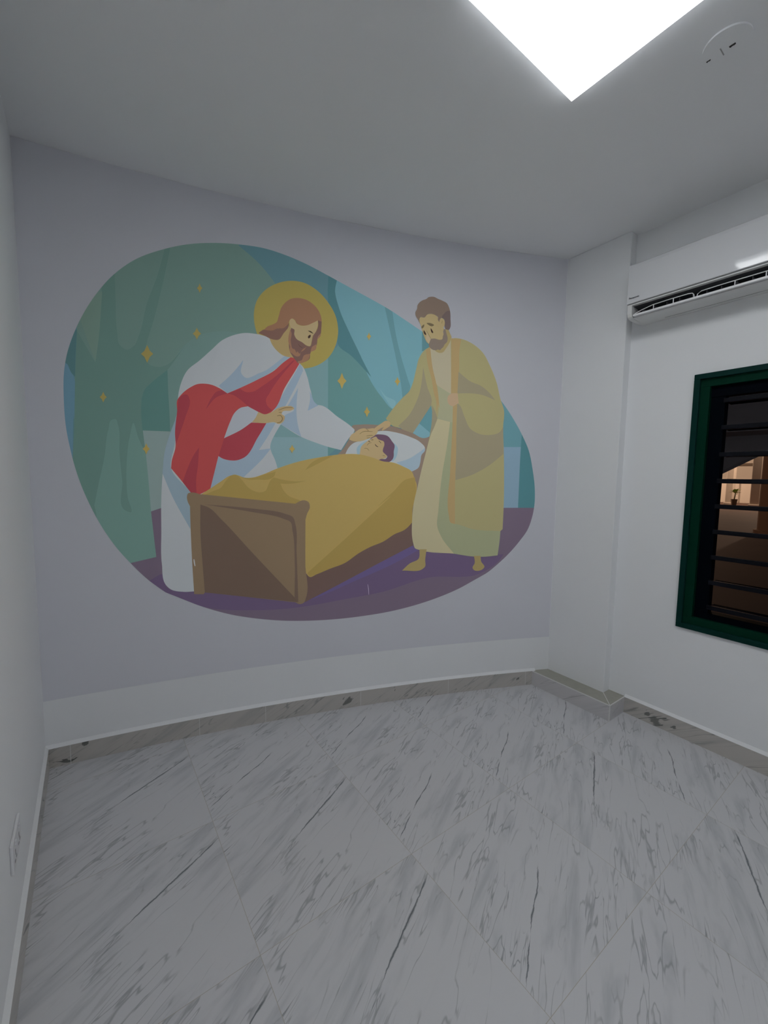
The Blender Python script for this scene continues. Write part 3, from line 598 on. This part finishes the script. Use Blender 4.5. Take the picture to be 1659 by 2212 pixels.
# ------------------------------------------------------------------ yard outside the window, lit by warm lamps and an added cool light
def yard():
    conc = plain('cream_rendered_wall', (0.62, 0.55, 0.47), 0.85, var=0.06, scale=0.8)
    pav = plain('red_brown_paving', (0.13, 0.08, 0.062), 0.8, var=0.25, scale=0.6)
    bm = bmesh.new(); box(bm, XW + 0.15, 45, -20, 30, -0.2, 0.0); struct(obj('floor_outside', bm, pav))
    bm = bmesh.new(); box(bm, 38, 38.4, -6, 22, 0, 1.58); box(bm, 37.9, 38.5, -6, 22, 1.58, 1.72)
    for k in range(9): box(bm, 37.9, 38.0, 1.0 + k * 1.9, 1.4 + k * 1.9, 0, 1.58)
    struct(obj('wall_outside', bm, conc))
    bm = bmesh.new(); box(bm, 42.0, 42.5, -6, 24, 0, 9.0); box(bm, 41.85, 42.0, -2, 9.2, 2.75, 2.95, 1)
    struct(obj('wall_outside_building', bm, [conc, plain('brown_ledge', (0.16, 0.12, 0.09), 0.8)]))
    def pillar(x0, x1, y0, y1, h, label, mat):
        t = empty('yard_pillar', ((x0 + x1) / 2, (y0 + y1) / 2, 0)); tag(t, label, 'pillar', 'yard pillars')
        a, b = (x1 - x0) / 2, (y1 - y0) / 2
        bm = bmesh.new(); box(bm, -a, a, -b, b, 0, h, 0, 0.03); obj('shaft', bm, mat, t)
        bm = bmesh.new(); box(bm, -a - 0.06, a + 0.06, -b - 0.06, b + 0.06, 0, 0.14, 0, 0.02); obj('plinth', bm, mat, t)
    pillar(34.0, 34.5, 6.05, 6.42, 6, 'slim pale pillar with a shaded side, left of the plant in the yard', conc)
    pillar(32.6, 33.2, 4.40, 4.86, 6, 'pale pillar right of the plant, partly behind the big brown pillar', conc)
    t = empty('yard_column', (16.3, 0.22, 0)); tag(t, 'big round brown column at the right edge of the window view', 'pillar', 'yard pillars')
    bp_ = plain('brown_plaster', (0.34, 0.21, 0.145), 0.8, var=0.12, scale=2)
    bm = bmesh.new(); disc(bm, (0, 0, 6.0), 0.72, 6.0, 40); obj('shaft', bm, bp_, t, smooth=False)
    bm = bmesh.new(); disc(bm, (0, 0, 0.1), 0.8, 0.1, 40); obj('plinth', bm, bp_, t)
    # plant
    t = empty('potted_plant', (33.4, 5.79, 0)); tag(t, 'small green potted plant beside the slim pillar in the yard', 'plant')
    bm = bmesh.new(); tube(bm, [(0, 0, 0), (0, 0, 0.06), (0, 0, 0.36), (0, 0, 0.4)], [0.11, 0.13, 0.17, 0.17], 16)
    obj('pot', bm, plain('clay_pot', (0.12, 0.085, 0.06), 0.8), t)
    bm = bmesh.new(); tube(bm, [(0, 0, 0.38), (0.02, -0.02, 0.6), (0, -0.04, 0.85)], [0.035, 0.03, 0.02]); obj('stem', bm, plain('plant_stem', (0.08, 0.07, 0.03), 0.8), t)
    leaf = plain('plant_leaf', (0.26, 0.38, 0.08), 0.6)
    for k in range(22):
        bm = bmesh.new()
        a = k * 2.4; e = 0.1 + 1.0 * ((k * 7) % 11) / 11; L = 0.30 + 0.14 * ((k * 5) % 7) / 7
        d = Vector((math.cos(a) * math.cos(e), math.sin(a) * math.cos(e), math.sin(e)))
        s = d.cross(Vector((0, 0, 1))).normalized() * 0.085; p = Vector((0, -0.04, 0.74 + 0.008 * k))
        c = bm.verts.new(p); l1 = bm.verts.new(p + d * L * 0.45 + s); r1 = bm.verts.new(p + d * L * 0.45 - s)
        m1 = bm.verts.new(p + d * L * 0.5 + Vector((0, 0, -0.02))); tp = bm.verts.new(p + d * L - Vector((0, 0, 0.08)))
        bm.faces.new((c, m1, l1)); bm.faces.new((c, r1, m1)); bm.faces.new((l1, m1, tp)); bm.faces.new((m1, r1, tp))
        obj('leaf', bm, leaf, t, normals=False)
    # outdoor stair right in front of the window, seen from below
    gr = plain('grey_concrete_stair', (0.45, 0.46, 0.5), 0.85, var=0.08, scale=3)
    bm = bmesh.new()
    pts = [(-0.30, 1.187), (-4.2, 3.62), (-4.2, 6.0), (-0.30, 6.0)]
    a = [bm.verts.new((5.8, y, z)) for y, z in pts]; b = [bm.verts.new((6.0, y, z)) for y, z in pts]
    for i in range(4): bm.faces.new((a[i], a[(i + 1) % 4], b[(i + 1) % 4], b[i]))
    bm.faces.new(a); bm.faces.new(b[::-1])
    box(bm, 5.3, 5.8, -4.2, -0.3, 1.955, 2.5)
    so = obj('stair_flight', bm, gr); tag(so, 'grey concrete stair flight sloping across the upper half of the window view', 'stair')
    # unseen point lights: warm yard lamps, and a cool one added for the stair
    for (x, y, z, e, c) in ((33.5, 10.5, 4.2, 1.0, (1.0, 0.70, 0.50)), (32.5, 2.4, 4.4, 0.75, (1.0, 0.70, 0.50)), (11.5, 6.5, 4.3, 0.16, (1.0, 0.66, 0.45)), (4.3, -5.5, 1.7, 0.013, (0.8, 0.88, 1.0))):
        ld = bpy.data.lights.new('unseen_yard_light', 'POINT'); ld.energy = YARD_LIGHT * e; ld.color = c; ld.shadow_soft_size = 0.2
        lo = bpy.data.objects.new('unseen_yard_light', ld); COL.objects.link(lo); lo.location = (x, y, z)
yard()

# ------------------------------------------------------------------ the printed mural
def spline(tok, step=0.006):
    pts = []
    for w_ in tok.split():
        c = w_.endswith('c'); x, z = w_.rstrip('c').split(',')
        pts.append((Vector((int(x) / 1e4, int(z) / 1e4)), c))
    return pts

def catmull(ps, i, n, closed, corner):
    p1, p2 = ps[i], ps[(i + 1) % n]
    p0 = ps[(i - 1) % n] if (closed or i > 0) else p1
    p3 = ps[(i + 2) % n] if (closed or i + 2 < n) else p2
    if corner[i]: p0 = p1
    if corner[(i + 1) % n]: p3 = p2
    if corner[i] and corner[(i + 1) % n]: return [p1]
    L = (p2 - p1).length; k = max(1, min(24, int(L / 0.006)))
    # tangents limited by the chord so uneven spacing does not overshoot
    def tan(a, b, c):
        if (b - a).length < 1e-9 or (c - b).length < 1e-9: return (c - a)
        d1, d2 = (b - a).length, (c - b).length
        v = ((b - a) / d1 * d2 + (c - b) / d2 * d1) / (d1 + d2)
        return v * L
    m1 = tan(p0, p1, p2) if p0 is not p1 else (p2 - p1)
    m2 = tan(p1, p2, p3) if p3 is not p2 else (p2 - p1)
    out = []
    for j in range(k):
        t = j / k; a = t * t; b = a * t
        out.append(p1 * (2 * b - 3 * a + 1) + m1 * (b - 2 * a + t) + p2 * (3 * a - 2 * b) + m2 * (b - a))
    return out

def outline(tok, closed=True):
    raw = spline(tok); ps = [p for p, c in raw]; cs = [c for p, c in raw]; n = len(ps)
    out = []
    for i in range(n if closed else n - 1): out += catmull(ps, i, n, closed, cs)
    if not closed: out.append(ps[-1])
    return out

def hull(pts):
    p = sorted({(round(v.x, 5), round(v.y, 5)) for v in pts}); lo, up = [], []
    cr = lambda o, a, b: (a[0] - o[0]) * (b[1] - o[1]) - (a[1] - o[1]) * (b[0] - o[0])
    for q in p:
        while len(lo) > 1 and cr(lo[-2], lo[-1], q) <= 0: lo.pop()
        lo.append(q)
    for q in reversed(p):
        while len(up) > 1 and cr(up[-2], up[-1], q) <= 0: up.pop()
        up.append(q)
    return [Vector(q) for q in lo[:-1] + up[:-1]]

def clip(poly, conv):
    for i in range(len(conv)):
        a, b = conv[i], conv[(i + 1) % len(conv)]; e = b - a
        side = lambda q: e.x * (q.y - a.y) - e.y * (q.x - a.x)
        res = []
        for j in range(len(poly)):
            p, q = poly[j], poly[(j + 1) % len(poly)]; sp, sq = side(p), side(q)
            if sp >= 0: res.append(p)
            if (sp >= 0) != (sq >= 0): res.append(p + (q - p) * (sp / (sp - sq)))
        poly = res
        if not poly: return []
    return poly

def stroke(pts, w):
    l, r = [], []
    for i, p in enumerate(pts):
        d = (pts[min(i + 1, len(pts) - 1)] - pts[max(i - 1, 0)]).normalized(); n = Vector((-d.y, d.x))
        k = w * 0.5 * (0.45 + 0.55 * math.sin(math.pi * min(1, max(0, 0.12 + 0.76 * i / (len(pts) - 1)))))
        l.append(p + n * k); r.append(p - n * k)
    return l + r[::-1]

from mathutils.geometry import tessellate_polygon
def add_shape(bm, poly, off, mi):
    """flat outline (x, z) -> faces following the curved wall"""
    tris = tessellate_polygon([[Vector((p.x, p.y, 0)) for p in poly]])
    vs = [bm.verts.new((p.x, 0, p.y)) for p in poly]
    fs = []
    for t in tris:
        if len(set(t)) < 3: continue
        try: f = bm.faces.new([vs[i] for i in t])
        except ValueError: continue
        f.material_index = mi; fs.append(f)
    xs = [p.x for p in poly]; geom = set(vs) | set(fs) | {e for f in fs for e in f.edges}
    k0, k1 = int(math.floor(min(xs) / STRIP)) + 1, int(math.ceil(max(xs) / STRIP))
    for k in range(k0, k1):
        r = bmesh.ops.bisect_plane(bm, geom=list(geom), plane_co=(k * STRIP, 0, 0), plane_no=(1, 0, 0), dist=1e-6)
        geom = set(r['geom']) | {g for g in geom if g.is_valid}
    for v in {g for g in geom if isinstance(g, bmesh.types.BMVert) and g.is_valid}:
        x = v.co.x; a = math.floor(x / STRIP + 1e-6) * STRIP; b = a + STRIP; t = (x - a) / STRIP
        v.co.y = wall_y(a) * (1 - t) + wall_y(b) * t - off

PRINT = 2.8     # printed ink reflectance relative to the photographed tone
_ink = {}
def ink(c):
    if c not in _ink:
        a = tuple(min(0.9, v * PRINT) for v in lin(c))
        _ink[c] = plain('ink_%02x%02x%02x' % c, a, 0.7, spec=0.2)
    return _ink[c]

HIER = {'headboard': 'bed', 'pillow': 'bed', 'blanket': 'bed', 'bed_rail': 'bed', 'child_hair': 'sleeping_child',
        'halo': 'haloed_figure', 'red_sash': 'haloed_figure', 'figure_hand': 'haloed_figure', 'figure_hand.001': 'haloed_figure',
        'figure_face': 'haloed_figure', 'figure_hair': 'haloed_figure', 'figure_beard': 'haloed_figure',
        'man_fist': 'standing_figure', 'man_hand': 'standing_figure', 'man_face': 'standing_figure', 'man_hair': 'standing_figure',
        'man_beard': 'standing_figure', 'man_foot': 'standing_figure', 'man_foot.001': 'standing_figure'}
NAMES = {'child_hair': 'hair', 'figure_hand': 'hand', 'figure_hand.001': 'hand', 'figure_face': 'face', 'figure_hair': 'hair', 'figure_beard': 'beard',
         'man_fist': 'hand', 'man_hand': 'hand', 'man_face': 'face', 'man_hair': 'hair', 'man_beard': 'beard', 'man_foot': 'foot', 'man_foot.001': 'foot', 'bed': 'bed'}
PLABEL = {'scene_backdrop': 'rounded teal and purple background shape', 'star': 'small gold four pointed star', 'bed': 'brown wooden bed with a gold blanket',
          'haloed_figure': 'bearded figure in a white robe bending forward', 'standing_figure': 'bearded man standing in an olive coat', 'sleeping_child': 'sleeping child with purple hair',
          'halo': 'round gold halo', 'red_sash': 'red draped sash', 'blanket': 'gold blanket', 'pillow': 'white pillow'}

def mural():
    bm = bmesh.new()
    rect = [Vector(p) for p in ((0.001, 0.345), (2.884, 0.342), (2.884, H - 0.001), (0.001, H - 0.001))]
    add_shape(bm, rect, 0.0006, 0)
    sheet = obj('wall_mural', bm, plain('lavender_wallpaper', (WALL * 0.835, WALL * 0.84, WALL * 0.90), 0.7, spec=0.2, var=0.01, scale=4, bump=0.06, bscale=150), normals=False)
    tag(sheet, 'lavender wallpaper mural on the curved wall showing two robed figures at a bed', 'mural')
    oval = None; parts = {}; order = []
    off = 0.0009
    for part, c, kind, tok in MURAL:
        if kind[0] == 's':
            poly = stroke(outline(tok, False), float(kind[1:]) * 0.0029)
        else:
            poly = outline(tok)
        if oval is None: oval = hull(poly)
        if kind == 'c': poly = clip(poly, oval)
        if len(poly) < 3: continue
        if part not in parts: parts[part] = (bmesh.new(), []); order.append(part)
        b, mats = parts[part]
        if c not in mats: mats.append(c)
        add_shape(b, poly, off, mats.index(c))
        off += 0.00002
    made = {}
    todo = sorted(order, key=lambda p: p in HIER)
    for p in todo:
        b, mats = parts[p]
        par = made[HIER[p]] if p in HIER else sheet
        nm = 'star' if p.startswith('star') else NAMES.get(p, p)
        for f in b.faces:
            f.normal_update()
            if f.normal.y > 0: f.normal_flip()
        o = obj(nm, b, [ink(c) for c in mats], par, normals=False)
        made[p] = o
        lb = PLABEL.get(nm)
        if lb: o['label'] = lb
mural()
